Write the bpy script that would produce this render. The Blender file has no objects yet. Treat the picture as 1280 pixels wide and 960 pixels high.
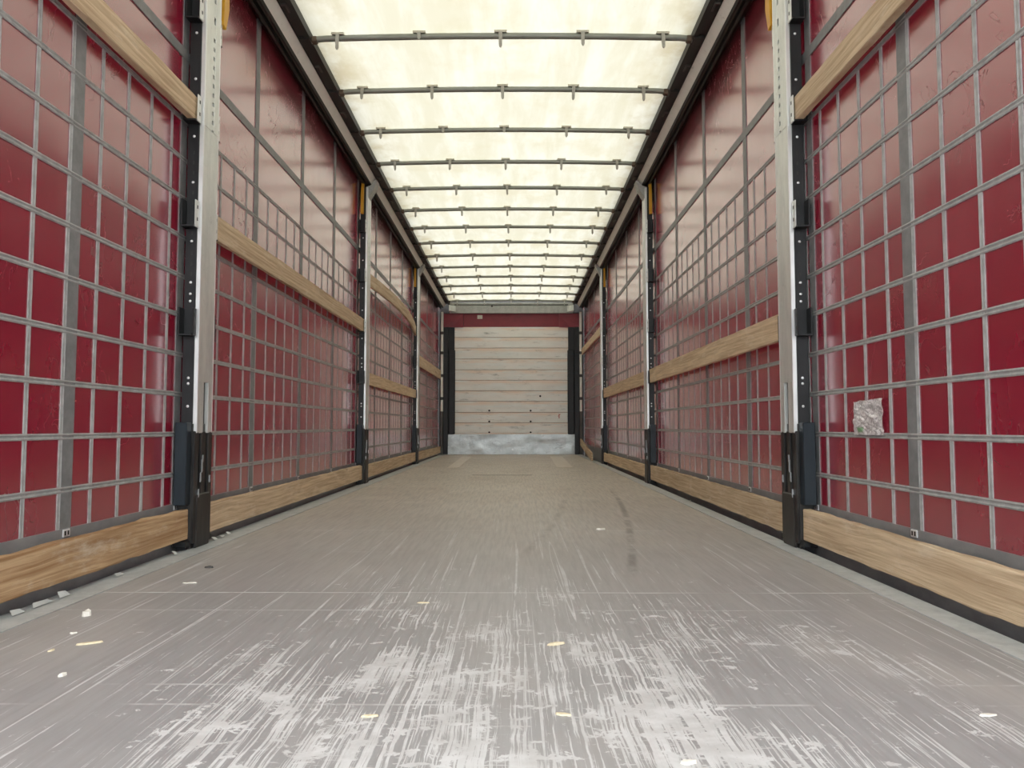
import bpy, bmesh, math, random
from mathutils import Vector, Matrix, noise

rnd = random.Random(7)
SC = bpy.context.scene
COL = SC.collection

# ------------------------------------------------------------------ camera
F_PX = 930.0
cam_d = bpy.data.cameras.new('camera')
cam_d.sensor_fit = 'HORIZONTAL'
cam_d.sensor_width = 36.0
cam_d.lens = 36.0 * F_PX / 1280.0
cam_d.clip_start = 0.02
cam_d.clip_end = 500
cam = bpy.data.objects.new('camera', cam_d)
COL.objects.link(cam)
cam.location = (0.082, 0.0, 0.489)
cam.rotation_euler = (math.radians(90 + 3.2617), 0, math.radians(0.3075))
SC.camera = cam

# ------------------------------------------------------------------ world: bright overcast sky
world = bpy.data.worlds.new('overcast_sky')
SC.world = world
world.use_nodes = True
wn = world.node_tree
wn.nodes.clear()
wo = wn.nodes.new('ShaderNodeOutputWorld')
wb = wn.nodes.new('ShaderNodeBackground')
wb.inputs['Color'].default_value = (0.95, 1.0, 1.03, 1)
wb.inputs['Strength'].default_value = 2.1
wn.links.new(wb.outputs[0], wo.inputs[0])

# hazy high sun, nearly veiled
sun_d = bpy.data.lights.new('veiled_sun', 'SUN')
sun_d.energy = 1.5
sun_d.angle = math.radians(60)
sun_d.color = (1.0, 0.97, 0.9)
sun = bpy.data.objects.new('veiled_sun', sun_d)
COL.objects.link(sun)
sun.location = (0, 0, 20)
sun.rotation_euler = (math.radians(12), math.radians(8), 0)

SC.view_settings.view_transform = 'Standard'
SC.view_settings.look = 'None'
SC.view_settings.gamma = 1.0
SC.view_settings.use_curve_mapping = False
SC.view_settings.exposure = 1.44
try:
    SC.cycles.max_bounces = 12
    SC.cycles.diffuse_bounces = 6
    SC.cycles.transmission_bounces = 8
    SC.cycles.sample_clamp_indirect = 8
except Exception:
    pass

# ------------------------------------------------------------------ node helper
class G:
    def __init__(self, name):
        self.m = bpy.data.materials.new(name)
        self.m.use_nodes = True
        self.t = self.m.node_tree
        self.t.nodes.clear()
        self.out = self.t.nodes.new('ShaderNodeOutputMaterial')
    def link(self, v, sock):
        if isinstance(v, bpy.types.NodeSocket):
            self.t.links.new(v, sock)
        elif v is not None:
            if isinstance(v, (tuple, list)) and len(v) == 3 and sock.type == 'RGBA':
                v = (*v, 1)
            sock.default_value = v
    def n(self, kind, ins=None, **props):
        nd = self.t.nodes.new(kind)
        for k, v in props.items():
            setattr(nd, k, v)
        for k, v in (ins or {}).items():
            self.link(v, nd.inputs[k])
        return nd
    def coord(self, which='Object'):
        return self.n('ShaderNodeTexCoord').outputs[which]
    def map(self, v, scale=(1, 1, 1), rot=(0, 0, 0), loc=(0, 0, 0)):
        return self.n('ShaderNodeMapping', {'Vector': v, 'Scale': scale, 'Rotation': rot, 'Location': loc}).outputs[0]
    def noise(self, v, scale=5, detail=4, rough=.55, dist=0.0):
        return self.n('ShaderNodeTexNoise', {'Vector': v, 'Scale': scale, 'Detail': detail, 'Roughness': rough, 'Distortion': dist}).outputs[0]
    def math(self, op, a, b=None, clamp=False):
        nd = self.n('ShaderNodeMath', operation=op, use_clamp=clamp)
        self.link(a, nd.inputs[0])
        if b is not None:
            self.link(b, nd.inputs[1])
        return nd.outputs[0]
    def rng(self, v, a, b, c=0.0, d=1.0):
        return self.n('ShaderNodeMapRange', {0: v, 1: a, 2: b, 3: c, 4: d}, interpolation_type='SMOOTHSTEP').outputs[0]
    def mix(self, f, a, b, blend='MIX'):
        nd = self.n('ShaderNodeMix', data_type='RGBA', blend_type=blend)
        self.link(f, nd.inputs[0]); self.link(a, nd.inputs[6]); self.link(b, nd.inputs[7])
        return nd.outputs[2]
    def sep(self, v):
        return self.n('ShaderNodeSeparateXYZ', {0: v}).outputs
    def bump(self, h, strength=.2, dist=.01):
        return self.n('ShaderNodeBump', {'Height': h, 'Strength': strength, 'Distance': dist}).outputs[0]
    def rand(self):
        return self.n('ShaderNodeObjectInfo').outputs['Random']
    def rcoord(self, amount=37.0):
        """object coordinates shifted by the object's own random number"""
        r = self.math('MULTIPLY', self.rand(), amount)
        c = self.n('ShaderNodeCombineXYZ', {0: r, 1: r, 2: r}).outputs[0]
        return self.n('ShaderNodeVectorMath', {0: self.coord(), 1: c}, operation='ADD').outputs[0]
    def bsdf(self, color, rough=.5, metal=0.0, normal=None, spec=.5, ior=1.5):
        nd = self.n('ShaderNodeBsdfPrincipled', {'Base Color': color, 'Roughness': rough, 'Metallic': metal,
                                                  'Specular IOR Level': spec, 'IOR': ior})
        if normal is not None:
            self.link(normal, nd.inputs['Normal'])
        return nd.outputs[0]
    def done(self, shader):
        self.t.links.new(shader, self.out.inputs['Surface'])
        return self.m

# ------------------------------------------------------------------ materials
def mat_floor():
    g = G('worn_phenolic_plywood')
    P = g.n('ShaderNodeNewGeometry').outputs['Position']
    x, y, z = g.sep(P)
    big = g.noise(P, .8, 5, .6)
    grain = g.noise(g.map(P, (70, 4, 1)), 1, 4, .6)
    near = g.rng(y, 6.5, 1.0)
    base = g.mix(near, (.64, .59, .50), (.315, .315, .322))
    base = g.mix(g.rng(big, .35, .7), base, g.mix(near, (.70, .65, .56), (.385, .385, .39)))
    base = g.mix(g.math('MULTIPLY', g.rng(grain, .35, .7), .45), base, (.27, .26, .255))
    # dust drift
    dust = g.rng(g.noise(g.map(P, (1.5, .6, 1)), 1.6, 5, .65), .45, .75)
    base = g.mix(g.math('MULTIPLY', dust, .35), base, (.56, .51, .46))
    # pale wear towards the loading end: the paint layer is scraped off along the trailer
    cx = g.math('ABSOLUTE', g.math('SUBTRACT', x, .12))
    mid = g.rng(cx, 1.05, .15)
    wear = g.math('MULTIPLY', g.rng(y, 3.7, 1.2), g.math('ADD', g.math('MULTIPLY', mid, .42), .58))
    patch = g.noise(g.map(P, (4.2, 2.6, 1)), 1.0, 7, .68, .4)
    blk = g.noise(g.map(P, (20, 26, 1), loc=(4, 2, 0)), 1.0, 6, .7, .3)
    PW = g.n('ShaderNodeVectorMath', {0: P, 1: g.n('ShaderNodeVectorMath', {0: g.n('ShaderNodeTexNoise', {'Vector': P, 'Scale': 7.0, 'Detail': 3}).outputs[1], 1: (.016, .02, 0)}, operation='MULTIPLY').outputs[0]}, operation='ADD').outputs[0]
    lines = g.noise(g.map(PW, (165, 2.2, 1)), 1.0, 3, .6)
    lines2 = g.noise(g.map(PW, (95, 1.2, 1), rot=(0, 0, .05)), 1.0, 4, .65)
    lines3 = g.noise(g.map(PW, (120, 1.7, 1), rot=(0, 0, -.10), loc=(3, 1, 0)), 1.0, 3, .6)
    cross = g.noise(g.map(PW, (7.0, 90, 1), loc=(1, 7, 0)), 1.0, 4, .65)
    cross2 = g.noise(g.map(PW, (16, 120, 1), loc=(8, 3, 0)), 1.0, 3, .6)
    # threshold that falls where wear is strong
    amt = g.math('ADD', g.math('SUBTRACT', g.math('MULTIPLY', wear, .24), .035), g.math('MULTIPLY', g.math('SUBTRACT', patch, .5), .55))
    def over(tex, t, soft):
        th = g.math('SUBTRACT', t, amt)
        return g.rng(g.math('SUBTRACT', tex, th), 0.0, soft)
    s = g.math('MULTIPLY', over(lines, .74, .05), .8)
    for tex, t, w in ((lines2, .745, .85), (lines3, .76, .8), (cross, .83, .7), (cross2, .84, .75), (blk, .74, .85)):
        s = g.math('MAXIMUM', s, g.math('MULTIPLY', over(tex, t, .05), w))
    # a few long single scratches
    for k, (rot, sc, t) in enumerate(((.03, 26, .67), (-.22, 20, .70), (.30, 22, .70), (1.45, 14, .72), (.12, 34, .68), (-.10, 30, .68))):
        l = g.noise(g.map(P, (sc, .35, 1), rot=(0, 0, rot), loc=(k * 5 + 2, k, 0)), 1.0, 2, .5)
        ll = g.rng(l, t - .012, t)
        hi = g.rng(l, t + .014, t + .026)
        ll = g.math('MULTIPLY', g.math('SUBTRACT', ll, hi, True), g.rng(y, 5.5, 1.5, .12, .75))
        s = g.math('MAXIMUM', s, ll)
    for k, (ys, w, gain, lo) in enumerate(((2.222, .007, .75, .36), (2.012, .006, .6, .44), (3.538, .006, .5, .38), (1.44, .006, .55, .50), (1.338, .006, .6, .46), (4.853, .008, .3, .4), (2.934, .006, .35, .5))):
        tl = g.rng(g.math('ABSOLUTE', g.math('SUBTRACT', y, g.math('ADD', ys, g.math('MULTIPLY', g.math('SUBTRACT', g.noise(P, 3, 2), .5), .008)))), w, w * .25)
        tl = g.math('MULTIPLY', tl, g.math('MULTIPLY', gain, g.rng(g.noise(g.map(P, (2.2, 1, 1), loc=(k * 3, k, 0)), 1.5, 5, .7), lo, lo + .16)))
        s = g.math('MAXIMUM', s, tl)
    tone = g.noise(P, 14, 4, .6)
    pale = g.mix(g.rng(tone, .3, .7), (.60, .60, .595), (.76, .77, .775))
    base = g.mix(g.math('MULTIPLY', s, .92, True), base, pale)
    # darker gouges
    dk = g.rng(g.noise(g.map(P, (30, 2.4, 1), rot=(0, 0, -.05), loc=(9, 9, 0)), 1, 5, .7), .69, .76)
    base = g.mix(g.math('MULTIPLY', dk, .5), base, (.13, .11, .10))
    # curved tyre scuffs
    arcs = None
    for (x0, y0, k1, k2, ya, yb, w, gain) in ((.447, 2.38, .165, -.0165, 2.30, 6.0, .026, .55), (.097, 2.81, .205, -.0289, 2.75, 5.6, .03, .26)):
        d = g.math('SUBTRACT', y, y0)
        cur = g.math('ADD', x0, g.math('MULTIPLY', d, g.math('ADD', k1, g.math('MULTIPLY', d, k2))))
        a = g.math('ABSOLUTE', g.math('SUBTRACT', x, cur))
        a = g.math('MULTIPLY', g.rng(a, w, w * .2), g.math('MULTIPLY', g.rng(y, ya, ya + .25), g.rng(y, yb, yb - .5)))
        a = g.math('MULTIPLY', a, g.math('MULTIPLY', g.rng(g.noise(P, 3.2, 5, .7), .36, .6), gain))
        arcs = a if arcs is None else g.math('MAXIMUM', arcs, a)
    base = g.mix(arcs, base, (.10, .085, .075))
    rough = g.math('ADD', .42, g.math('MULTIPLY', g.math('MAXIMUM', s, dust), .22))
    bp = g.bump(g.math('ADD', g.math('MULTIPLY', grain, .5), s), .12, .002)
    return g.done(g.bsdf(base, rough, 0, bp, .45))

def mat_curtain():
    g = G('red_pvc_tarpaulin')
    P = g.n('ShaderNodeNewGeometry').outputs['Position']
    x, y, z = g.sep(P)
    v = g.noise(g.map(P, (1, 1.2, .7)), 1.5, 5, .6)
    col = g.mix(g.rng(v, .3, .7), (.172, .003, .018), (.212, .0045, .024))
    film = g.noise(g.map(P, (1, 3, .8)), 2.2, 6, .7)
    low = g.rng(z, .75, .1)
    dust = g.math('ADD', g.math('MULTIPLY', g.rng(film, .45, .8), .02), g.math('MULTIPLY', low, .02))
    col = g.mix(dust, col, (.40, .30, .27))
    # dark rub marks and pale scratches
    ln = g.math('ABSOLUTE', g.math('SUBTRACT', g.noise(g.map(P, (1, 2.6, 1.7), rot=(.35, 0, 0)), 3.4, 3, .55, .9), .5))
    where = g.rng(g.noise(g.map(P, (1, 1.3, 1.6), loc=(3, 3, 3)), 1.6, 4, .6), .50, .66)
    m = g.math('MULTIPLY', g.rng(ln, .0075, .002), where)
    col = g.mix(g.math('MULTIPLY', m, .7), col, (.07, .02, .02))
    sc = g.rng(g.noise(g.map(P, (1, 3, 40), rot=(.5, 0, 0)), 1.2, 6, .7), .73, .78)
    col = g.mix(g.math('MULTIPLY', sc, .3), col, (.5, .28, .28))
    rough = g.math('ADD', g.math('ADD', .13, g.math('MULTIPLY', m, .3)), g.math('MULTIPLY', film, .13))
    wr = g.noise(g.map(P, (1, 3.0, 1.6)), 1.0, 2, .5)
    fine = g.noise(g.map(P, (1, 60, 60)), 1, 2, .5)
    bp = g.bump(g.math('ADD', wr, g.math('MULTIPLY', fine, .012)), .16, .02)
    nd = g.n('ShaderNodeBsdfPrincipled', {'Base Color': col, 'Roughness': rough, 'Normal': bp, 'IOR': 1.55,
                                          'Specular IOR Level': .35, 'Coat Weight': 1.0, 'Coat Roughness': rough,
                                          'Coat IOR': 1.95, 'Coat Normal': bp, 'Sheen Weight': .05, 'Sheen Roughness': .35,
                                          'Sheen Tint': (1, .93, .85)})
    tr = g.n('ShaderNodeBsdfTranslucent', {'Color': (.50, .010, .045)}).outputs[0]
    return g.done(g.n('ShaderNodeMixShader', {0: .02, 1: nd.outputs[0], 2: tr}).outputs[0])

def mat_plain(name, col, col2, rough=.5, metal=0.0, scale=12, stretch=(1, 1, 1), bump=.1, spec=.5):
    g = G(name)
    P = g.rcoord()
    n = g.noise(g.map(P, stretch), scale, 6, .65)
    c = g.mix(g.rng(n, .3, .72), col, col2)
    r = g.math('ADD', rough - .08, g.math('MULTIPLY', n, .16))
    return g.done(g.bsdf(c, r, metal, g.bump(n, bump, .003), spec))

def mat_wood(name, a, b, c, fade):
    g = G(name)
    P = g.rcoord()
    warp = g.noise(g.map(P, (1, 1.0, 4)), 1.6, 3, .5)
    x, y, z = g.sep(P)
    zz = g.math('ADD', z, g.math('MULTIPLY', warp, .045))
    yy = g.math('ADD', y, g.math('MULTIPLY', warp, .4))
    V = g.n('ShaderNodeCombineXYZ', {0: x, 1: yy, 2: zz}).outputs[0]
    grain = g.noise(g.map(V, (8, 2.2, 85)), 1.0, 6, .62)
    fine = g.noise(g.map(V, (20, 7, 300)), 1.0, 4, .6)
    col = g.mix(g.rng(grain, .32, .68), a, b)
    col = g.mix(g.rng(fine, .48, .78), col, c)
    knot = g.rng(g.noise(g.map(P, (2, 2.2, 9)), 1.1, 2, .4), .70, .80)
    col = g.mix(g.math('MULTIPLY', knot, .6), col, (.14, .08, .04))
    wash = g.rng(g.noise(g.map(P, (3, 3, 10)), 1.6, 7, .7), .50, .74)
    col = g.mix(g.math('MULTIPLY', wash, .55), col, fade)
    tint = g.math('ADD', .86, g.math('MULTIPLY', g.rand(), .26))
    col = g.mix(1.0, col, g.n('ShaderNodeCombineColor', {0: tint, 1: tint, 2: tint}).outputs[0], 'MULTIPLY')
    h = g.math('ADD', g.math('MULTIPLY', grain, .7), g.math('MULTIPLY', fine, .5))
    return g.done(g.bsdf(col, .7, 0, g.bump(h, .45, .004), .3))

def mat_roof():
    g = G('cream_roof_tarpaulin')
    P = g.n('ShaderNodeNewGeometry').outputs['Position']
    x, y, z = g.sep(P)
    streak = g.noise(g.map(P, (5, .9, 1)), 1.2, 6, .65, .3)
    blot = g.noise(P, 2.6, 5, .6)
    col = g.mix(g.rng(streak, .36, .66), (.86, .825, .66), (.98, .965, .85))
    col = g.mix(g.math('MULTIPLY', g.rng(blot, .48, .70), .6), col, (.82, .76, .56))
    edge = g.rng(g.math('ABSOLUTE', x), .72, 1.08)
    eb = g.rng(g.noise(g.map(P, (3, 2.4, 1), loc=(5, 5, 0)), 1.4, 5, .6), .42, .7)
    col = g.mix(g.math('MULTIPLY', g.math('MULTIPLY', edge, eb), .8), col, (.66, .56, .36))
    fleck = g.rng(g.noise(P, 38, 3, .6), .73, .78)
    col = g.mix(g.math('MULTIPLY', fleck, .4), col, (.5, .45, .35))
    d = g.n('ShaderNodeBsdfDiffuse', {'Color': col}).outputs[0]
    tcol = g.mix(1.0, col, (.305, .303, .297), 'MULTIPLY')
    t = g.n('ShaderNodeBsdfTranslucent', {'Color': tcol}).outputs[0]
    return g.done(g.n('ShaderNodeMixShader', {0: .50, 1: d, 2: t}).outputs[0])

def mat_plank():
    g = G('pale_bulkhead_board')
    P = g.rcoord(173)
    big = g.noise(g.map(P, (1.2, 1, 3)), 1.6, 6, .65)
    col = g.mix(g.rng(big, .3, .7), (.84, .87, .83), (.95, .97, .93))
    oz = g.sep(g.coord())[2]
    pink = g.math('MULTIPLY', g.math('ADD', .25, g.rng(oz, .0, .075)), g.rng(g.noise(g.map(P, (1.3, 1, 14)), 1.2, 5, .65), .36, .60))
    col = g.mix(g.math('MULTIPLY', pink, .9), col, (.92, .79, .67))
    dirt = g.rng(g.noise(g.map(P, (1.6, 1, 8)), 2.2, 8, .75, .4), .54, .74)
    col = g.mix(g.math('MULTIPLY', dirt, .8), col, (.30, .31, .29))
    return g.done(g.bsdf(col, .38, 0, g.bump(dirt, .1, .002), .5))

def mat_galv(name, a, b, metal=.55, rough=.42):
    g = G(name)
    P = g.rcoord()
    sp = g.n('ShaderNodeTexVoronoi', {'Vector': P, 'Scale': 60}).outputs['Color']
    spx = g.sep(sp)[0]
    n = g.noise(g.map(P, (6, 6, 1.2)), 2.4, 6, .65)
    col = g.mix(g.rng(n, .3, .7), a, b)
    col = g.mix(g.math('MULTIPLY', spx, .16), col, (.85, .86, .85))
    dirt = g.rng(g.noise(P, 16, 7, .7), .60, .75)
    col = g.mix(g.math('MULTIPLY', dirt, .35), col, (.16, .14, .12))
    return g.done(g.bsdf(col, g.math('ADD', rough - .05, g.math('MULTIPLY', n, .14)), metal, g.bump(n, .05, .002), .5))

def mat_kick():
    g = G('dented_galvanised_sheet')
    P = g.coord()
    n = g.noise(g.map(P, (1.2, 1, 1.8)), 3.0, 7, .68)
    sc = g.noise(g.map(P, (3, 1, 12)), 2.5, 7, .72, .5)
    col = g.mix(g.rng(n, .3, .7), (.46, .50, .51), (.64, .68, .69))
    col = g.mix(g.math('MULTIPLY', g.rng(sc, .55, .7), .6), col, (.17, .18, .19))
    br = g.rng(g.noise(g.map(P, (5, 1, 9)), 2.0, 6, .7), .57, .70)
    col = g.mix(g.math('MULTIPLY', br, .8), col, (.85, .86, .85))
    return g.done(g.bsdf(col, .38, .45, g.bump(g.noise(P, 5, 3), .5, .02), .5))

def mat_foil():
    g = G('crumpled_printed_film')
    P = g.coord()
    n = g.noise(g.map(P, (1, 60, 80)), 1.0, 5, .7, 1.0)
    st = g.noise(g.map(P, (1, 26, 110), rot=(.5, 0, 0)), 1.0, 4, .7)
    col = g.mix(g.rng(n, .38, .62), (.42, .40, .41), (.90, .88, .89))
    col = g.mix(g.rng(st, .60, .68), col, (.95, .95, .95))
    y, z = g.sep(P)[1], g.sep(P)[2]
    gm = g.math('MULTIPLY', g.rng(g.math('ABSOLUTE', g.math('SUBTRACT', y, .055)), .03, .012), g.rng(g.math('ABSOLUTE', g.math('ADD', z, .043)), .014, .004))
    col = g.mix(g.math('MULTIPLY', gm, .85), col, (.10, .30, .10))
    return g.done(g.bsdf(col, .25, .2, None, .8))

def mat_label():
    g = G('white_paper_label')
    P = g.coord()
    n = g.noise(g.map(P, (60, 1, 90)), 1, 3, .6)
    return g.done(g.bsdf(g.mix(g.rng(n, .58, .66), (.72, .68, .60), (.45, .40, .36)), .5))

M = {
    'floor': mat_floor(), 'curtain': mat_curtain(), 'roof': mat_roof(), 'plank': mat_plank(), 'kick': mat_kick(),
    'foil': mat_foil(), 'label': mat_label(),
    'strap': mat_plain('grey_woven_webbing', (.27, .275, .27), (.40, .405, .40), .5, 0, 30, (1, 1, 1), .15, .5),
    'band': mat_plain('dark_grey_webbing', (.16, .165, .168), (.23, .235, .238), .5, 0, 22, (1, 1, 1), .1, .5),
    'hem': mat_plain('grey_hem_tarpaulin', (.20, .205, .21), (.29, .295, .295), .45, 0, 7, (1, 1, 2), .1, .5),
    'wood': mat_wood('weathered_slat_timber', (.46, .33, .205), (.74, .59, .40), (.55, .42, .27), (.80, .70, .55)),
    'wood_orange': mat_wood('rough_orange_timber', (.38, .22, .105), (.68, .48, .28), (.44, .28, .15), (.82, .74, .60)),
    'black': mat_plain('black_painted_steel', (.007, .008, .009), (.018, .019, .021), .45, .0, 14, (1, 1, .4), .2, .4),
    'blue_black': mat_plain('blue_black_painted_steel', (.010, .017, .024), (.022, .032, .040), .45, .0, 14, (1, 1, .3), .2, .35),
    'foot': mat_plain('scuffed_black_steel', (.006, .006, .007), (.040, .038, .035), .45, .1, 22, (1, 1, .25), .3, .5),
    'scuff': mat_plain('bare_scraped_steel', (.45, .47, .50), (.62, .64, .66), .3, .7, 22, (1, 1, .3), .2),
    'galv': mat_galv('galvanised_post_steel', (.60, .625, .61), (.78, .80, .77)),
    'galv_edge': mat_galv('bright_galvanised_lip', (.70, .72, .72), (.82, .83, .82), .6, .35),
    'alu': mat_galv('brushed_aluminium_rail', (.84, .85, .78), (.90, .90, .84), .0, .5),
    'beam': mat_galv('painted_aluminium_beam', (.36, .37, .35), (.46, .47, .44), .25, .5),
    'edge': mat_galv('worn_steel_floor_edge', (.46, .49, .50), (.60, .63, .64), .30, .5),
    'dark': mat_plain('dark_chassis_steel', (.035, .034, .033), (.075, .073, .07), .6, .1, 9),
    'track': mat_plain('dark_brown_curtain_track', (.012, .011, .010), (.024, .021, .018), .45, .2, 9, (4, .3, 4)),
    'track_mid': mat_plain('worn_curtain_track_lip', (.075, .065, .055), (.115, .10, .085), .45, .2, 9, (4, .3, 4)),
    'rubber': mat_plain('black_roof_rubber', (.012, .012, .011), (.024, .023, .021), .5, 0, 9),
    'carriage': mat_plain('grey_roof_carriage', (.07, .068, .062), (.12, .115, .105), .5, .3, 18),
    'bow': mat_plain('grey_green_painted_tube', (.22, .23, .20), (.30, .31, .27), .42, .3, 20, (.3, 3, 3), .05),
    'clip': mat_plain('grey_plastic_clip', (.33, .32, .28), (.42, .41, .36), .5, 0, 30),
    'plate': mat_plain('pale_zinc_fitting', (.45, .43, .36), (.58, .55, .46), .45, .2, 30),
    'yellow': mat_plain('yellow_lever_paint', (.60, .30, .02), (.72, .40, .04), .45, 0, 12),
    'red_strip': mat_plain('red_front_tarpaulin', (.20, .008, .022), (.25, .014, .03), .4, 0, 6),
    'rivet': mat_plain('bright_rivet', (.75, .76, .78), (.85, .85, .86), .3, .5, 30),
    'seam': mat_plain('pale_panel_joint', (.42, .40, .36), (.52, .50, .46), .7, 0, 14),
    'cover': mat_plain('pale_floor_plate', (.70, .65, .56), (.78, .73, .64), .45, 0, 6, (3, .5, 1), .05),
    'splinter': mat_plain('fresh_wood_splinter', (.62, .54, .36), (.78, .70, .50), .7, 0, 60),
    'crumb': mat_plain('pale_crumb', (.70, .68, .60), (.80, .78, .72), .8, 0, 60),
    'ground': mat_plain('grey_yard_concrete', (.24, .24, .235), (.32, .315, .30), .85, 0, 1.5),
    'pink': mat_plain('red_chalk', (.55, .16, .14), (.62, .22, .2), .7),
}

# ------------------------------------------------------------------ mesh helper
class MB:
    def __init__(self):
        self.v, self.f = [], []
    def quad(self, pts):
        i = len(self.v)
        self.v += [tuple(p) for p in pts]
        self.f.append(tuple(range(i, i + len(pts))))
        return self
    def box(self, x0, x1, y0, y1, z0, z1, c=0.0):
        x0, x1 = min(x0, x1), max(x0, x1); y0, y1 = min(y0, y1), max(y0, y1); z0, z1 = min(z0, z1), max(z0, z1)
        if c <= 0:
            i = len(self.v)
            self.v += [(x0, y0, z0), (x1, y0, z0), (x1, y1, z0), (x0, y1, z0), (x0, y0, z1), (x1, y0, z1), (x1, y1, z1), (x0, y1, z1)]
            for q in ((0, 3, 2, 1), (4, 5, 6, 7), (0, 1, 5, 4), (1, 2, 6, 5), (2, 3, 7, 6), (3, 0, 4, 7)):
                self.f.append(tuple(i + k for k in q))
            return self
        bm = bmesh.new()
        bmesh.ops.create_cube(bm, size=1)
        for v in bm.verts:
            v.co = Vector(((x0 + x1) / 2 + v.co.x * (x1 - x0), (y0 + y1) / 2 + v.co.y * (y1 - y0), (z0 + z1) / 2 + v.co.z * (z1 - z0)))
        bmesh.ops.bevel(bm, geom=list(bm.edges), offset=c, segments=1, affect='EDGES', profile=.5)
        self.add_bm(bm)
        return self
    def add_bm(self, bm):
        i = len(self.v)
        bm.verts.index_update()
        self.v += [tuple(v.co) for v in bm.verts]
        self.f += [tuple(i + v.index for v in f.verts) for f in bm.faces]
        bm.free()
    def prism(self, poly, axis, a, b, fa=None, fb=None):
        """polygon poly (2D) swept along axis 'x','y' or 'z' from a to b; fa/fb shift the 2D points at the ends"""
        def P(u, w, t):
            return (t, u, w) if axis == 'x' else (u, t, w) if axis == 'y' else (u, w, t)
        n = len(poly); i = len(self.v)
        fa = fa or (lambda p: p); fb = fb or (lambda p: p)
        self.v += [P(*fa(p), a) for p in poly] + [P(*fb(p), b) for p in poly]
        for k in range(n):
            self.f.append((i + k, i + (k + 1) % n, i + n + (k + 1) % n, i + n + k))
        self.f.append(tuple(i + k for k in range(n)))
        self.f.append(tuple(i + n + k for k in reversed(range(n))))
        return self
    def tube(self, pts, ra, rb=None, seg=10, up=Vector((0, 0, 1))):
        rb = rb or ra
        pts = [Vector(p) for p in pts]
        i = len(self.v)
        for k, p in enumerate(pts):
            d = (pts[min(k + 1, len(pts) - 1)] - pts[max(k - 1, 0)]).normalized()
            s = d.cross(up).normalized()
            u = s.cross(d).normalized()
            for q in range(seg):
                a = 2 * math.pi * q / seg
                self.v.append(tuple(p + s * (ra * math.cos(a)) + u * (rb * math.sin(a))))
        for k in range(len(pts) - 1):
            for q in range(seg):
                self.f.append((i + k * seg + q, i + k * seg + (q + 1) % seg, i + (k + 1) * seg + (q + 1) % seg, i + (k + 1) * seg + q))
        self.f.append(tuple(i + q for q in reversed(range(seg))))
        self.f.append(tuple(i + (len(pts) - 1) * seg + q for q in range(seg)))
        return self
    def dome(self, c, r, n, seg=8):
        """little rivet head on direction n"""
        n = Vector(n).normalized(); c = Vector(c)
        s = n.orthogonal().normalized(); u = n.cross(s)
        i = len(self.v)
        for (rr, h) in ((1, 0), (.7, .55)):
            for q in range(seg):
                a = 2 * math.pi * q / seg
                self.v.append(tuple(c + (s * math.cos(a) + u * math.sin(a)) * r * rr + n * r * h))
        self.v.append(tuple(c + n * r * .75))
        for q in range(seg):
            self.f.append((i + q, i + (q + 1) % seg, i + seg + (q + 1) % seg, i + seg + q))
            self.f.append((i + seg + q, i + seg + (q + 1) % seg, i + 2 * seg))
        return self
    def mesh(self, name, mat, smooth=False, recalc=True):
        me = bpy.data.meshes.new(name)
        me.from_pydata(self.v, [], self.f)
        me.materials.append(mat)
        if recalc:
            bm = bmesh.new(); bm.from_mesh(me)
            bmesh.ops.recalc_face_normals(bm, faces=bm.faces)
            bm.to_mesh(me); bm.free()
        if smooth:
            for p in me.polygons:
                p.use_smooth = True
        me.update()
        return me
    def build(self, name, mat, parent=None, loc=(0, 0, 0), smooth=False, recalc=True):
        return link(name, self.mesh(name, mat, smooth, recalc), parent, loc)

def link(name, data, parent=None, loc=(0, 0, 0)):
    o = bpy.data.objects.new(name, data)
    COL.objects.link(o)
    o.location = loc
    if parent:
        o.parent = parent
    return o

def tag(o, label=None, cat=None, group=None, kind=None):
    if label: o['label'] = label
    if cat: o['category'] = cat
    if group: o['group'] = group
    if kind: o['kind'] = kind
    return o

def empty(name, loc=(0, 0, 0)):
    o = link(name, None, None, loc)
    o.empty_display_size = .1
    return o

def copy_tree(o, parent=None):
    c = o.copy()
    COL.objects.link(c)
    if parent: c.parent = parent
    for ch in list(o.children):
        copy_tree(ch, c)
    return c

ORD = ['first', 'second', 'third', 'fourth', 'fifth', 'sixth', 'seventh', 'eighth', 'ninth', 'tenth', 'eleventh', 'twelfth', 'thirteenth', 'fourteenth']
SIDE = {-1: 'left', 1: 'right'}
Y0, Y1 = -0.75, 13.05
XC = 1.290            # curtain plane
XF = 1.21             # inner face of the posts
def rail_z(y): return 2.715 - .006 * y

# ------------------------------------------------------------------ floor
b = MB().box(-1.138, 1.138, Y0, Y1, -.06, -.0004)
floor = tag(b.build('floor', M['seam']), kind='structure')
floor['label'] = 'worn brown grey plywood trailer floor with pale scratches'
seams = [Y0, .905, 2.221, 3.537, 4.853, 6.17, 7.485, 8.80, 10.12, 11.43, Y1]
for a, c in zip(seams, seams[1:]):
    h = .0016
    MB().box(-1.136, 1.136, a + h, c - h, -.0004, 0, .0002).build('floor_panel', M['floor'], floor)
for x0, x1, x2, x3 in ((-.728, -.595, -.63, -.79), (.568, .758, .83, .632)):
    MB().prism([(x0, 8.86), (x1, 8.86), (x2, 12.1), (x3, 12.1)], 'z', .0004, .003).build('cover_plate', M['cover'], floor)
MB().box(-.36, .24, 7.503, 7.513, .0003, .0022).build('dark_groove', M['dark'], floor)

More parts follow.
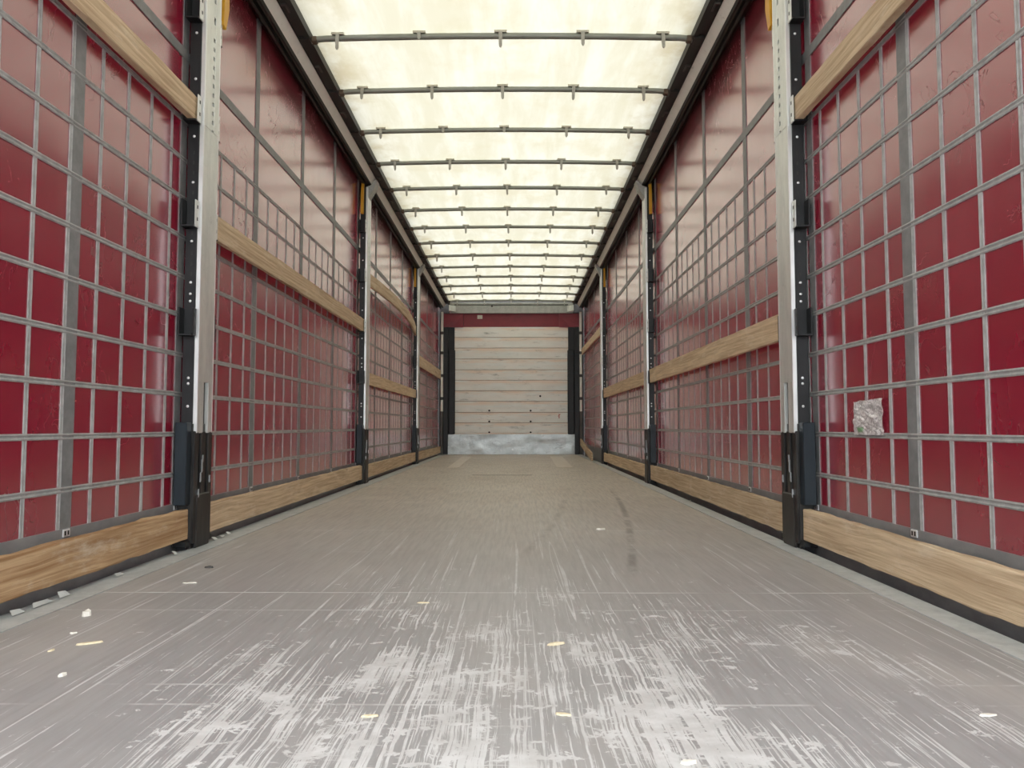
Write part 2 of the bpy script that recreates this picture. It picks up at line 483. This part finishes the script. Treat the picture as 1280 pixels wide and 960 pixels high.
for s in (-1, 1):
    # galvanised floor edge: flat lip, then a small step down outwards
    e = MB()
    prof = [(s * 1.140, .002), (s * 1.226, .000), (s * 1.230, -.035), (s * 1.24, -.09), (s * 1.140, -.09)]
    if s < 0: prof = [(-1.140, .002), (-1.222, -.001), (-1.268, -.006), (-1.264, -.09), (-1.140, -.09)]
    e.prism(prof, 'y', Y0, Y1)
    er = e.build('trim_%d' % (1 if s < 0 else 2), M['edge'])
    tag(er, 'galvanised steel edge rail along the %s side of the floor' % SIDE[s], kind='structure')
    MB().box(s * 1.232, s * 1.275, Y0, Y1, -.13, -.05).build('lower_lip', M['dark'], er)
    tabs = ((1.96, .05), (2.06, .085), (2.16, .05), (2.46, .045), (2.86, .03), (3.235, .04), (3.32, .045), (3.39, .04), (4.3, .03), (9.0, .05), (11.4, .05)) if s < 0 else ((4.9, .03), (8.6, .045), (9.3, .05))
    for k, (ty, w) in enumerate(tabs):
        t = MB()
        h = .008 + .010 * rnd.random()
        xa, xb = s * 1.212, s * 1.226
        t.quad([(xa, ty - w / 2, .0025), (xa, ty + w / 2, .0025), (xb - s * .002, ty + w / 2 - .006, h), (xb + s * .002, ty - w / 4, h * 1.2)])
        t.build('bent_tab', M['edge'], er)

# ------------------------------------------------------------------ bulkhead wall
wall = MB().box(-1.33, 1.33, Y1 + .11, Y1 + .15, -.15, 2.80).box(-1.20, 1.20, Y1 + .03, Y1 + .11, 0, 2.50).build('wall_back', M['dark'])
tag(wall, 'pale timber bulkhead at the front end of the trailer', kind='structure')
pz = [.366, .496, .622, .750, .880, 1.006, 1.134, 1.262, 1.392, 1.52, 1.648, 1.776, 1.906, 2.034, 2.242]
zy = [213, 272, 330, 390, 450, 507, 565, 622, 683, 740, 796]
edges = [2.243 - (v - 213) / (803 - 213) * (2.243 - .350) for v in zy]
for hi, lo in zip(edges, edges[1:]):
    dy = rnd.uniform(-.002, .002)
    MB().box(-1.0, 1.0, -.012, .012, -(hi - lo) / 2 + .004, (hi - lo) / 2 - .004, .003).build('plank', M['plank'], wall, (0, Y1 + .012 + dy, (hi + lo) / 2))
MB().box(-1.0, 1.0, Y1 + .02, Y1 + .03, .35, 2.243).build('joint_backing', mat_plain('pink_brown_joint', (.36, .24, .19), (.44, .30, .24), .6), wall)
MB().box(-1.0, 1.0, Y1 - .004, Y1 + .02, .352, .374, .002).build('sill_strip', M['plank'], wall)
for (px, pzz) in ((-.387, .385), (.338, .385), (-.387, .575), (.338, .575), (-.387, .765), (.338, .765), (.507, 1.02)):
    MB().dome((px, Y1 - .002, pzz), .017, (0, -1, 0)).build('bolt_head', M['black'], wall)
MB().box(.83, .845, Y1 - .0025, Y1 - .0005, .63, .71).prism([(.815, .66), (.86, .70), (.86, .71), (.815, .67)], 'y', Y1 - .0025, Y1 - .0005).build('chalk_mark', M['pink'], wall)
# kick plate with shallow dents
kp = MB()
nx, nz = 44, 10
for i in range(nx + 1):
    for j in range(nz + 1):
        x = -1.108 + 2.216 * i / nx; z = .002 + .348 * j / nz
        d = .008 * noise.noise(Vector((x * 3.2, 1.7, z * 6))) + .005 * noise.noise(Vector((x * 9, 4, z * 12)))
        kp.v.append((x, Y1 - .024 + d, z))
for i in range(nx):
    for j in range(nz):
        a = i * (nz + 1) + j
        kp.f.append((a, a + nz + 1, a + nz + 2, a + 1))
kp.build('kick_plate', M['kick'], wall, smooth=True)
MB().box(-1.0, 1.0, Y1 - .012, Y1 + .0, .335, .352).build('kick_plate_fold', M['kick'], wall)
# red strip, beam and corner gussets above
rs = MB()
for i in range(30):
    x0, x1 = -.84 + 1.7 * i / 30, -.84 + 1.7 * (i + 1) / 30
    w = lambda x: .006 * math.sin(x * 9)
    rs.quad([(x0, Y1 + .005 + w(x0), 2.243), (x1, Y1 + .005 + w(x1), 2.243), (x1, Y1 + .012, 2.475), (x0, Y1 + .012, 2.475)])
rs.build('red_strip', M['red_strip'], wall, smooth=True)
for s in (-1, 1):
    MB().prism([(s * 1.20, 2.235), (s * .845, 2.235), (s * .845, 2.475), (s * 1.20, 2.475)], 'y', Y1 - .03, Y1 + .005).build('corner_gusset', M['red_strip'], wall)
    MB().quad([(s * 1.19, Y1 - .06, 2.24), (s * 1.02, Y1 - .034, 2.24), (s * .86, Y1 - .034, 2.44), (s * 1.19, Y1 - .05, 2.47)]).build('gusset_fold', M['red_strip'], wall)
tag(MB().box(-.045, .045, -.002, .002, -.033, .033).box(-.045, .045, -.003, -.002, .012, .016).build('sticker', M['label'], wall, (-.555, Y1 + .0, 2.418)), 'small white paper sticker')
bm_ = MB().prism([(Y1 - .07, 2.478), (Y1 - .01, 2.478), (Y1 - .01, 2.665), (Y1 - .055, 2.665), (Y1 - .055, 2.615), (Y1 - .07, 2.60)], 'x', -1.085, 1.085)
front_beam = bm_.build('front_beam', M['beam'])
tag(front_beam, 'grey aluminium cross beam above the red strip at the front end', 'beam')
MB().box(-1.0, 1.0, Y1 - .078, Y1 - .068, 2.615, 2.632, .002).build('beam_lip', M['carriage'], front_beam)
MB().dome((-.34, Y1 - .07, 2.60), .02, (0, -1, -.2)).build('beam_hook', M['carriage'], front_beam)
for s in (-1, 1):
    MB().prism([(s * 1.085, Y1 - .20), (s * 1.085, Y1 - .012), (s * .98, Y1 - .012), (s * .98, Y1 - .08)], 'z', 2.50, 2.60).build('corner_casting', M['galv'], front_beam)
# black corner columns
for s in (-1, 1):
    c = empty('corner_column', (s * 1.1, Y1, 0))
    tag(c, 'black steel corner column at the %s edge of the pale bulkhead' % SIDE[s], 'post', 'corner columns beside the bulkhead')
    def L(x): return s * (x - 1.1)
    MB().box(L(1.005), L(1.195), .006, .05, 0, 2.235, .004).build('column_body', M['black'], c)
    MB().box(L(.985), L(1.10), -.055, -.018, .352, 1.83, .012).build('corner_pad', M['black'], c)
    MB().box(L(1.11), L(1.19), -.05, -.018, .002, 2.23, .004).build('side_flange', M['black'], c)
    for zb in (.75, 1.42, 1.75):
        MB().box(L(1.0), L(1.19), -.060, -.052, zb, zb + .012).build('cross_rib', M['blue_black'], c)
    ep = MB().box(L(1.195), L(1.235), -.08, -.02, .75, 2.50, .004)
    ep.build('light_edge', M['alu'], c)
    MB().box(L(1.195), L(1.235), -.08, -.02, 0, .75, .004).build('dark_edge', M['carriage'], c)
    for zb in (.95, 1.35, 1.75, 2.1):
        MB().box(L(1.19), L(1.24), -.09, -.075, zb, zb + .05, .004).build('hinge', M['dark'], c)

# ------------------------------------------------------------------ side curtains
thin_y = [2.238 + .1645 * k for k in range(-18, 66)]
wide_y = [-.25, .59, 1.43, 2.272, 3.0] + [3.85 + .838 * k for k in range(0, 11)]
hz = [.297 + .1615 * k for k in range(0, 10)]
def thin_section(w, t):
    """webbing cross-section: two welded edges with a shallow valley"""
    return [(-w / 2, 0), (-w / 2, t * .7), (-w * .28, t), (-w * .08, t * .45), (w * .08, t * .45), (w * .28, t), (w / 2, t * .7), (w / 2, 0)]
mesh_cache = {}
for s in (-1, 1):
    cu = MB()
    ny, nz = 120, 16
    zs = [-.30 + (2.74 + .30) * j / nz for j in range(nz + 1)]
    def wav(y, z): return .006 * noise.noise(Vector((y * .9, z * .8, s * 5.0))) * min(1, max(0, (2.7 - z)))
    for i in range(ny + 1):
        y = Y0 + (Y1 + .1 - Y0) * i / ny
        for z in zs:
            cu.v.append((s * XC, y, z))
    for i in range(ny):
        for j in range(nz):
            a = i * (nz + 1) + j
            cu.f.append((a, a + 1, a + nz + 2, a + nz + 1))
    # a second skin gives the sheet its thickness
    n0 = len(cu.v)
    cu.v += [(v[0] + s * .004, v[1], v[2]) for v in list(cu.v)]
    cur = MB(); cur.v = cu.v[:n0]; cur.f = cu.f
    curtain = cur.build('side_curtain', M['curtain'], smooth=True)
    tag(curtain, 'red tarpaulin side curtain with grey webbing grid along the %s side' % SIDE[s], 'curtain', 'red side curtains')
    X = s * XC
    def strip(name, w, length, axis, t, mat, loc, sec=None):
        key = (name, s, w, round(length, 4), axis)
        if key not in mesh_cache:
            sec2 = sec or thin_section(w, t)
            m = MB()
            if axis == 'z':
                m.prism([(-s * q, p) for p, q in sec2], 'z', 0, length)
            else:
                m.prism([(-s * q, p) for p, q in sec2], 'y', 0, length)
            mesh_cache[key] = m.mesh(name, mat)
        return link(name, mesh_cache[key], curtain, loc)
    for y in thin_y:
        if Y0 + .02 < y < 13.0:
            strip('webbing_strap', .017, hz[-1] - .17, 'z', .0035, M['strap'], (X, y, .175))
    for y in wide_y:
        strip('wide_webbing', .055, 2.74 - .17, 'z', .004, M['band'], (X, y, .172), [(-.0275, 0), (-.0275, .0036), (.0275, .0036), (.0275, 0)])
    for z in hz:
        strip('webbing_strap', .019, Y1 - Y0, 'y', .005, M['strap'], (X, Y0, z))
    strip('wide_webbing', .042, Y1 - Y0, 'y', .004, M['band'], (X, Y0, 2.028), [(-.021, 0), (-.021, .0048), (.021, .0048), (.021, 0)])
    strip('hem_band', .26, Y1 - Y0, 'y', .004, M['hem'], (X, Y0, .045), [(-.135, 0), (-.135, .004), (.135, .006), (.135, 0)])
    for y in wide_y:
        if y > 1.2:
            bk = MB().box(X - s * .005, X - s * .009, y - .017, y + .017, .155, .178, .001).build('buckle', M['rivet'], curtain)
            MB().box(X - s * .009, X - s * .0100, y - .011, y - .004, .160, .173).box(X - s * .009, X - s * .0100, y + .004, y + .011, .160, .173).build('buckle_slot', M['black'], bk)

# crumpled film patch stuck on the right curtain
fp = MB()
n = 16
for i in range(n + 1):
    for j in range(n + 1):
        u, v = i / n, j / n
        y = -.105 + .21 * u + .010 * noise.noise(Vector((v * 4, 2, 0))) * (1 if i in (0, n) else .3)
        z = -.060 + .122 * v - .006 * u * v + .004 * noise.noise(Vector((u * 6, 7, 0))) * (1 if j in (0, n) else .3)
        x = -.010 + .007 * noise.noise(Vector((u * 4, v * 4, 3))) + .0035 * noise.noise(Vector((u * 13, v * 13, 9)))
        fp.v.append((min(x, -.0062), y, z))
for i in range(n):
    for j in range(n):
        a = i * (n + 1) + j
        fp.f.append((a, a + 1, a + n + 2, a + n + 1))
tag(fp.build('film_patch', M['foil'], None, (XC, 2.545, .520)), 'crumpled silvery film patch stuck on the right red curtain', 'patch')

# ------------------------------------------------------------------ curtain posts
POST_Y = (3.08, 6.45, 9.83)
LEDGES = (.862, 1.305, 1.742, 2.172)
def make_post(s, ytop):
    p = empty('curtain_post', (s * XF, 0, 0))
    def X(d): return s * d            # d = distance outwards from the inner face
    top = ytop
    # ---- black foot: core, ribs, kick cover, slat pocket flanges
    MB().box(X(.010), X(.066), -.085, .085, .0, .50, .002).build('foot_core', M['foot'], p)
    for (a, c) in ((-.086, -.050), (-.020, .018), (.048, .086)):
        MB().box(X(0), X(.012), a, c, .02, .47, .003).build('foot_rib', M['foot'], p)
    MB().box(X(-.004), X(.010), -.062, .066, .0, .215, .004).build('foot_cover', M['foot'], p)
    sc = MB()
    for (y, z0, z1, w) in ((-.018, .30, .355, .008), (-.030, .262, .302, .007), (.062, .255, .285, .005), (-.048, .20, .235, .006), (-.012, .34, .372, .006)):
        sc.prism([(y - w / 2, z0), (y + w / 2, z0 + .006), (y + w * .3, z1), (y - w * .3, z1 - .004)], 'x', X(-.0052), X(-.0005))
    sc.build('scraped_patch', M['scuff'], p)
    MB().box(X(.014), X(.062), -.130, -.086, .176, .505, .003).build('slat_pocket', M['blue_black'], p)
    MB().box(X(.014), X(.062), .086, .112, .176, .505, .003).build('slat_pocket', M['blue_black'], p)
    MB().box(X(.010), X(.062), -.128, -.086, .012, .034, .002).box(X(.020), X(.06), -.10, -.086, -.02, .03).build('foot_ledge', M['black'], p)
    MB().box(X(.010), X(.062), .086, .128, .012, .034, .002).build('foot_ledge', M['black'], p)
    # ---- black perforated core
    core = MB().box(X(.014), X(.060), -.083, .077, .50, top, .002)
    co = core.build('post_core', M['black'], p)
    rv = MB()
    for z in (.570, .662, .685, .998, 1.028, 1.075, 1.245, 1.49, 1.683, 1.926, 2.122):
        rv.dome((X(.034), -.083, z), .0062, (0, -1, 0)); rv.dome((X(.034), .077, z), .0062, (0, 1, 0))
    tag(rv.build('rivet', M['rivet'], co), 'bright rivet heads', kind='stuff')
    ph = MB()
    z = 1.02
    while z < 1.62:
        ph.box(X(.030), X(.036), -.0845, -.082, z, z + .014); z += .042
    tag(ph.build('punched_hole', M['rubber'], co), kind='stuff')
    # ---- galvanised cover channel; forked over the foot below z = .672
    g = MB()
    g.box(X(0), X(.016), -.070, -.010, .462, .672, .002).box(X(0), X(.016), .034, .075, .462, .672, .002)
    g.box(X(0), X(.016), -.070, .075, .672, 1.74, .002)
    # upper third: two leaves with a ladder of punched slots between
    g.box(X(0), X(.016), -.070, .010, 1.74, top, .002).box(X(0), X(.016), .030, .075, 1.74, top, .002)
    z = 1.75
    while z < top - .05:
        big = z > 2.12
        h = .060 if big else .022
        g.box(X(.001), X(.012), .0102, .0298, z, z + h)
        z += h + (.034 if big else .018)
    gv = g.build('galvanised_cover', M['galv'], p)
    MB().box(X(-.0035), X(.02), -.0765, -.069, .462, top, .002).build('cover_lip', M['galv_edge'], gv)
    MB().box(X(-.0015), X(.02), .0745, .080, .462, top, .002).build('cover_lip', M['galv_edge'], gv)
    # ---- slat pockets up the post, both sides
    for k, z in enumerate(LEDGES):
        for (a, c) in ((-.083, -.128), (.077, .122)):
            m = MB().box(X(.056), X(.061), a, c, z - .004, z + .105).box(X(.010), X(.061), a, c, z - .008, z - .002)
            pk = m.build('slat_pocket', M['black'], p)
            e = c * .72 + a * .28
            MB().box(X(.006), X(.011), a, e, z - .006, z + .105, .0015).build('pocket_lip', M['galv'] if k >= 1 else M['black'], pk)
            sl = MB()
            for zz in (z + .02, z + .07):
                sl.box(X(.0050), X(.0062), (a + e) / 2 - .004, (a + e) / 2 + .004, zz, zz + .014)
            sl.build('pocket_slot', M['rubber'], pk)
    # ---- head bracket up to the roof rail
    MB().prism([(X(.004), top - .09), (X(.05), top - .09), (X(.05), top + .0), (X(-.02), top + .026), (X(-.055), top + .07), (X(-.075), top + .07), (X(-.05), top + .0)], 'y', -.05, .06).build('head_bracket', M['beam'], p)
    return p

labels_post = {(-1, 0): 'large galvanised steel curtain post nearest the camera on the left side',
               (-1, 1): 'second galvanised curtain post on the left side, halfway to the bulkhead',
               (-1, 2): 'farthest galvanised curtain post on the left side, before the bulkhead',
               (1, 0): 'large galvanised steel curtain post nearest the camera on the right side',
               (1, 1): 'second galvanised curtain post on the right side, halfway to the bulkhead',
               (1, 2): 'farthest galvanised curtain post on the right side, before the bulkhead'}
for s in (-1, 1):
    proto = make_post(s, rail_z(9.83) - .084)
    for i, py in enumerate(POST_Y):
        o = proto if i == 0 else copy_tree(proto)
        o.location = (s * XF, py + (0 if s < 0 else .02), 0)
        tag(o, labels_post[(s, i)], 'post', 'curtain posts')
    for i, o in enumerate([q for q in SC.objects if q.name.startswith('curtain_post') and q.location.x * s > 0]):
        if i == 0:
            lv = MB().prism([(.100, 2.26), (.128, 2.25), (.160, 2.36), (.150, 2.60), (.112, 2.60), (.108, 2.40)], 'x', s * -.004, s * .010)
        else:
            lv = MB().prism([(-.118, 2.33), (-.085, 2.33), (-.080, 2.50), (-.055, 2.63), (-.085, 2.64), (-.112, 2.50)], 'x', s * .030, s * .052)
        tag(lv.build('lever', M['yellow'], o), 'yellow painted lever')

# ------------------------------------------------------------------ timber slats
def slat(s, ya, yb, zb_a, zb_b, h, label, mat='wood', bow=0.0, x_in=1.2285, t=.024, seed=0, rough=.0016, group='timber side slats'):
    """a board from ya to yb standing in the side, its lower edge at zb_a / zb_b"""
    m = MB()
    n = max(16, int((yb - ya) * 16))
    ym = (ya + yb) / 2; zm = (zb_a + zb_b) / 2 + h / 2
    ring = [(0, -h / 2 + .003), (0, -.2 * h), (0, .2 * h), (0, h / 2 - .003), (.003, h / 2), (t - .003, h / 2), (t, h / 2 - .003), (t, -h / 2 + .003), (t - .003, -h / 2), (.003, -h / 2)]
    for i in range(n + 1):
        u = i / n
        y = ya + (yb - ya) * u
        zc = zb_a + (zb_b - zb_a) * u + h / 2 - zm
        off = bow * (1 - (2 * u - 1) ** 2)
        for k, (a, z) in enumerate(ring):
            j1 = noise.noise(Vector((y * 9, k * 3.1, seed + 2.3))) * rough
            j2 = noise.noise(Vector((y * 14, k * 2.7, seed + 8.1))) * rough * (2.2 if abs(z) > .3 * h else .4)
            d = max(0.0, noise.noise(Vector((y * 3.3, 5.5 * (z > 0), seed)))-.45) * .03 * (1 if abs(z) > .45 * h else 0)
            m.v.append((s * (x_in - 1.24 + a - off + j1), y - ym, z + zc + j2 - math.copysign(d, z)))
    r = len(ring)
    for i in range(n):
        for k in range(r):
            m.f.append((i * r + k, i * r + (k + 1) % r, (i + 1) * r + (k + 1) % r, (i + 1) * r + k))
    m.f.append(tuple(range(r)))
    m.f.append(tuple(n * r + k for k in reversed(range(r))))
    o = m.build('timber_slat', M[mat], None, (s * 1.24, ym, zm), smooth=False)
    tag(o, label, 'plank', group)
    return o

R0 = -.6
slat(-1, R0, 2.99, .034, .0395, .118, 'rough orange brown bottom slat left of the nearest left post, weathered with pale streaks', 'wood_orange', seed=1, rough=.003, t=.03)
slat(-1, R0, 2.99, 1.742, 1.742, .100, 'high timber slat reaching the top left corner, left of the nearest left post', seed=2, t=.03)
slat(-1, 3.182, 6.355, .038, .038, .124, 'bottom timber slat between the first and second left posts', seed=3)
slat(-1, 3.21, 6.36, 1.304, 1.304, .110, 'middle height timber slat between the first and second left posts', seed=4)
slat(-1, 6.54, 9.74, .036, .036, .116, 'bottom timber slat between the second and third left posts', seed=5)
slat(-1, 6.58, 9.74, .861, .861, .108, 'level lower timber slat between the second and third left posts, under the curved one', seed=6)
slat(-1, 6.55, 9.70, 1.742, 1.68, .115, 'curved timber slat bulging inwards between the second and third left posts', seed=7, bow=.085)
slat(-1, 9.92, 12.96, .036, .03, .112, 'bottom timber slat between the third left post and the bulkhead', seed=8)
slat(-1, 9.95, 12.96, 1.304, 1.315, .150, 'upper timber slat between the third left post and the bulkhead', seed=9)
slat(1, R0, 3.00, .022, .036, .124, 'grainy brown bottom slat right of the nearest right post', seed=11, rough=.0025, t=.03)
slat(1, R0, 3.00, 1.742, 1.742, .102, 'high timber slat reaching the top right corner, right of the nearest right post', seed=12, t=.03)
slat(1, 3.192, 6.38, .036, .038, .122, 'bottom timber slat between the first and second right posts, chipped at its near end', seed=13, rough=.003)
slat(1, 3.23, 6.38, .862, .862, .118, 'waist high timber slat between the first and second right posts', seed=14)
slat(1, 6.56, 9.76, .036, .036, .112, 'bottom timber slat between the second and third right posts', seed=15)
slat(1, 6.60, 9.76, .862, .862, .122, 'waist high timber slat between the second and third right posts', seed=16)
slat(1, 9.97, 12.96, 1.742, 1.738, .108, 'high timber slat between the third right post and the bulkhead', seed=17)
# the fallen one: near end on the floor, far end still up in the corner
fl = slat(1, 10.55, 12.93, .002, .165, .110, 'fallen timber slat sloping down to the floor beside the third right post', seed=18)
fl.location.x -= .06
fl.rotation_euler = (0, 0, math.radians(-1.2))

# ------------------------------------------------------------------ roof rails
for s in (-1, 1):
    r = empty('roof_rail', (0, 0, 2.7))
    tag(r, 'dark roof rail with pale aluminium stripe along the top of the %s side' % SIDE[s], 'rail', 'roof rails')
    def sweep(name, prof, mat, parent=r, ya=Y0, yb=Y1 - .02):
        m = MB()
        m.prism([(s * a, c - 2.7) for a, c in prof], 'y', ya, yb, lambda p: (p[0], p[1] + rail_z(ya)), lambda p: (p[0], p[1] + rail_z(yb)))
        return m.build(name, mat, parent)
    sweep('rubber_seal', [(1.087, 0), (1.115, -.004), (1.120, .008), (1.152, .006), (1.157, -.002), (1.157, .07), (1.087, .07)], M['rubber'])
    sweep('aluminium_stripe', [(1.157, -.005), (1.195, -.052), (1.202, .06), (1.157, .06)], M['alu'])
    tr = sweep('curtain_track', [(1.196, -.052), (1.203, -.066), (1.214, -.066), (1.214, -.04), (1.236, -.04), (1.236, -.078), (1.250, -.080), (1.30, -.03), (1.30, .06), (1.203, .06)], M['track'])
    sweep('track_lip', [(1.2145, -.046), (1.2355, -.046), (1.2355, -.041), (1.2145, -.041)], M['track_mid'], tr)
    sweep('light_stop', [(1.089, .0705), (1.32, .06), (1.32, .13), (1.089, .14)], M['track'])  # unseen filler added above the rail to keep daylight from leaking in
    sweep('outer_skirt', [(1.30, -.22), (1.315, -.22), (1.315, .13), (1.30, .13)], M['track'])
    for k in range(-7, 14):
        y = 4.14 + .6655 * k
        zc = rail_z(y) - 2.7
        MB().box(s * 1.092, s * 1.150, y - .05, y + .05, zc - .010, zc + .014, .004).build('roof_carriage', M['rubber'], r)
        y2 = y + .333; z2 = rail_z(y2) - 2.7
        MB().box(s * 1.118, s * 1.150, y2 - .045, y2 - .028, z2 - .003, z2 + .012, .002).box(s * 1.118, s * 1.130, y2 - .03, y2 + .035, z2 - .003, z2 + .012, .002).build('slide_stop', M['carriage'], r)

# ------------------------------------------------------------------ roof bows with clips
def bow_z(x): return .015 + .016 * (1 - (x / 1.09) ** 2)
bow_pts = [(-1.092, 0, .006), (-1.06, 0, .013), (-1.02, 0, bow_z(1.02))] + [(x, 0, bow_z(x)) for x in [-.9 + .15 * k for k in range(13)]] + [(1.02, 0, bow_z(1.02)), (1.06, 0, .013), (1.092, 0, .006)]
tube_me = MB().tube(bow_pts, .0172, .0172, 12).mesh('bow_tube', M['bow'], True)
def clip_mesh():
    m = MB()
    m.box(-.036, .036, -.0225, -.0188, .012, .026, .001)
    m.box(-.036, .036, -.0225, .020, .0195, .025, .001)
    return m.mesh('roof_clip', M['plate'])
def tongue_mesh(l):
    m = MB()
    m.prism([(-.011, .014), (.011, .014), (.0095, -l + .012), (.004, -l), (-.004, -l), (-.0095, -l + .012)], 'y', -.0265, -.0226)
    return m.mesh('clip_tongue', M['clip'])
def ferrule_mesh(s):
    return MB().box(s * 1.055, s * 1.088, -.021, .021, -.010, .026, .006).mesh('bow_end', mat_rust)
mat_rust = mat_plain('rusty_bow_end', (.09, .06, .04), (.15, .11, .08), .6, .2, 30)
clip_me = clip_mesh()
tongues = [tongue_mesh(.078), tongue_mesh(.066), tongue_mesh(.028)]
ends = [ferrule_mesh(-1), ferrule_mesh(1)]
for k in range(14):
    y = 4.14 + .6655 * k
    o = empty('roof_bow', (0, y, rail_z(y)))
    lab = '%s grey roof bow counting from the open end, under the cream roof' % ORD[k]
    if k == 13: lab = 'last grey roof bow, close to the front cross beam, under the cream roof'
    tag(o, lab, 'roof bow', 'roof bows with clips')
    link('bow_tube', tube_me, o)
    for e in ends:
        link('bow_end', e, o)
    for i, x in enumerate((-.932, -.466, -.001, .463, .922)):
        c = link('roof_clip', clip_me, o, (x + rnd.uniform(-.006, .006), 0, bow_z(x)))
        short = (k == 0 and i == 1) or rnd.random() < .08
        t = link('clip_tongue', tongues[2] if short else tongues[rnd.choice((0, 0, 0, 1))], c)
        t.rotation_euler = (rnd.uniform(-.05, .1), rnd.uniform(-.06, .06), 0)

# ------------------------------------------------------------------ roof tarpaulin
rf = MB()
nx, ny = 28, 220
for i in range(ny + 1):
    y = Y0 + (Y1 - Y0) * i / ny
    ph = ((y - 4.14) / .6655) % 1.0
    for j in range(nx + 1):
        x = -1.2 + 2.4 * j / nx
        q = min(1, abs(x) / 1.09)
        arch = bow_z(min(abs(x), 1.09))
        sag = .016 * (math.sin(math.pi * ph) ** 2) * (1 - q ** 4)
        wr = .006 * noise.noise(Vector((x * 3, y * 2.2, 1))) * math.sin(math.pi * ph) ** 2
        z = rail_z(y) + arch + .029 + sag + wr + .03 * max(0, abs(x) - 1.09)
        rf.v.append((x, y, z))
for i in range(ny):
    for j in range(nx):
        a = i * (nx + 1) + j
        rf.f.append((a, a + 1, a + nx + 2, a + nx + 1))
ceil = rf.build('ceiling', M['roof'], smooth=True)
tag(ceil, 'cream translucent roof tarpaulin letting daylight through', kind='structure')

# ------------------------------------------------------------------ splinters and crumbs on the floor
def chip(x, y, l, w, h, ang, mat, label, name='wood_splinter', cat='splinter'):
    m = MB()
    pts = [(-l / 2, 0), (-l * .3, w * .45), (l * .1, w * .5), (l / 2, w * .12), (l * .42, -w * .15), (-l * .1, -w * .5), (-l * .38, -w * .3)]
    i = len(m.v)
    for (u, v) in pts: m.v.append((u, v, 0))
    for (u, v) in pts: m.v.append((u * .9, v * .75, h * (.6 + .6 * rnd.random())))
    n = len(pts)
    for k in range(n): m.f.append((k, (k + 1) % n, n + (k + 1) % n, n + k))
    m.f.append(tuple(range(n))); m.f.append(tuple(n + k for k in reversed(range(n))))
    o = m.build(name, M[mat], None, (x, y, .0003))
    o.rotation_euler = (0, 0, ang)
    tag(o, label, cat, 'debris on the floor')
chip(.172, 1.70, .045, .014, .005, .35, 'splinter', 'large pale yellow wood splinter in the middle of the scratched floor')
chip(-1.028, 1.947, .022, .022, .014, .2, 'crumb', 'lumpy pale crumb on the floor near the left edge rail', 'crumb', 'crumb')
chip(-.878, 1.70, .055, .012, .004, .45, 'splinter', 'slim yellow splinter on the left of the floor under the orange slat')
chip(-.808, 1.485, .018, .012, .005, .9, 'crumb', 'tiny whitish crumb on the floor in the lower left', 'crumb', 'crumb')
chip(-.938, 2.35, .045, .014, .003, .05, 'crumb', 'flat whitish flake on the floor before the nearest left post', 'flake', 'flake')
chip(-.981, 2.60, .03, .014, .006, .1, 'dark', 'small dark chip on the floor close to the nearest left post', 'chip', 'chip')
chip(-.931, 1.646, .018, .008, .004, 1.2, 'splinter', 'thin short yellow splinter on the left of the floor beside the slim one')
chip(-.964, 1.784, .016, .010, .004, .6, 'crumb', 'minute white crumb on the floor behind the slim yellow splinter', 'crumb', 'crumb')
chip(.333, 1.112, .026, .012, .004, .1, 'crumb', 'pale crumbled lump on the floor at the bottom edge of the picture', 'crumb', 'crumb')
chip(-.165, 1.283, .030, .010, .003, .1, 'splinter', 'short flat cream splinter on the floor at bottom centre left')
chip(.162, 1.292, .028, .010, .003, -.3, 'splinter', 'cream splinter on the floor in front of the large yellow one')
chip(-.175, 2.091, .035, .008, .003, .0, 'splinter', 'thin pale sliver on the second floor panel left of centre')
chip(.484, 3.567, .045, .028, .006, .1, 'crumb', 'small white flake on the floor seam right of centre', 'flake', 'flake')
chip(.881, 1.293, .034, .010, .003, .1, 'crumb', 'whitish flake on the floor at the lower right', 'flake', 'flake')

# ------------------------------------------------------------------ yard outside the open rear end
yard = MB().quad([(-40, -60, -1.25), (40, -60, -1.25), (40, 30, -1.25), (-40, 30, -1.25)]).build('ground', M['ground'])
tag(yard, 'grey concrete yard outside the trailer', kind='structure')
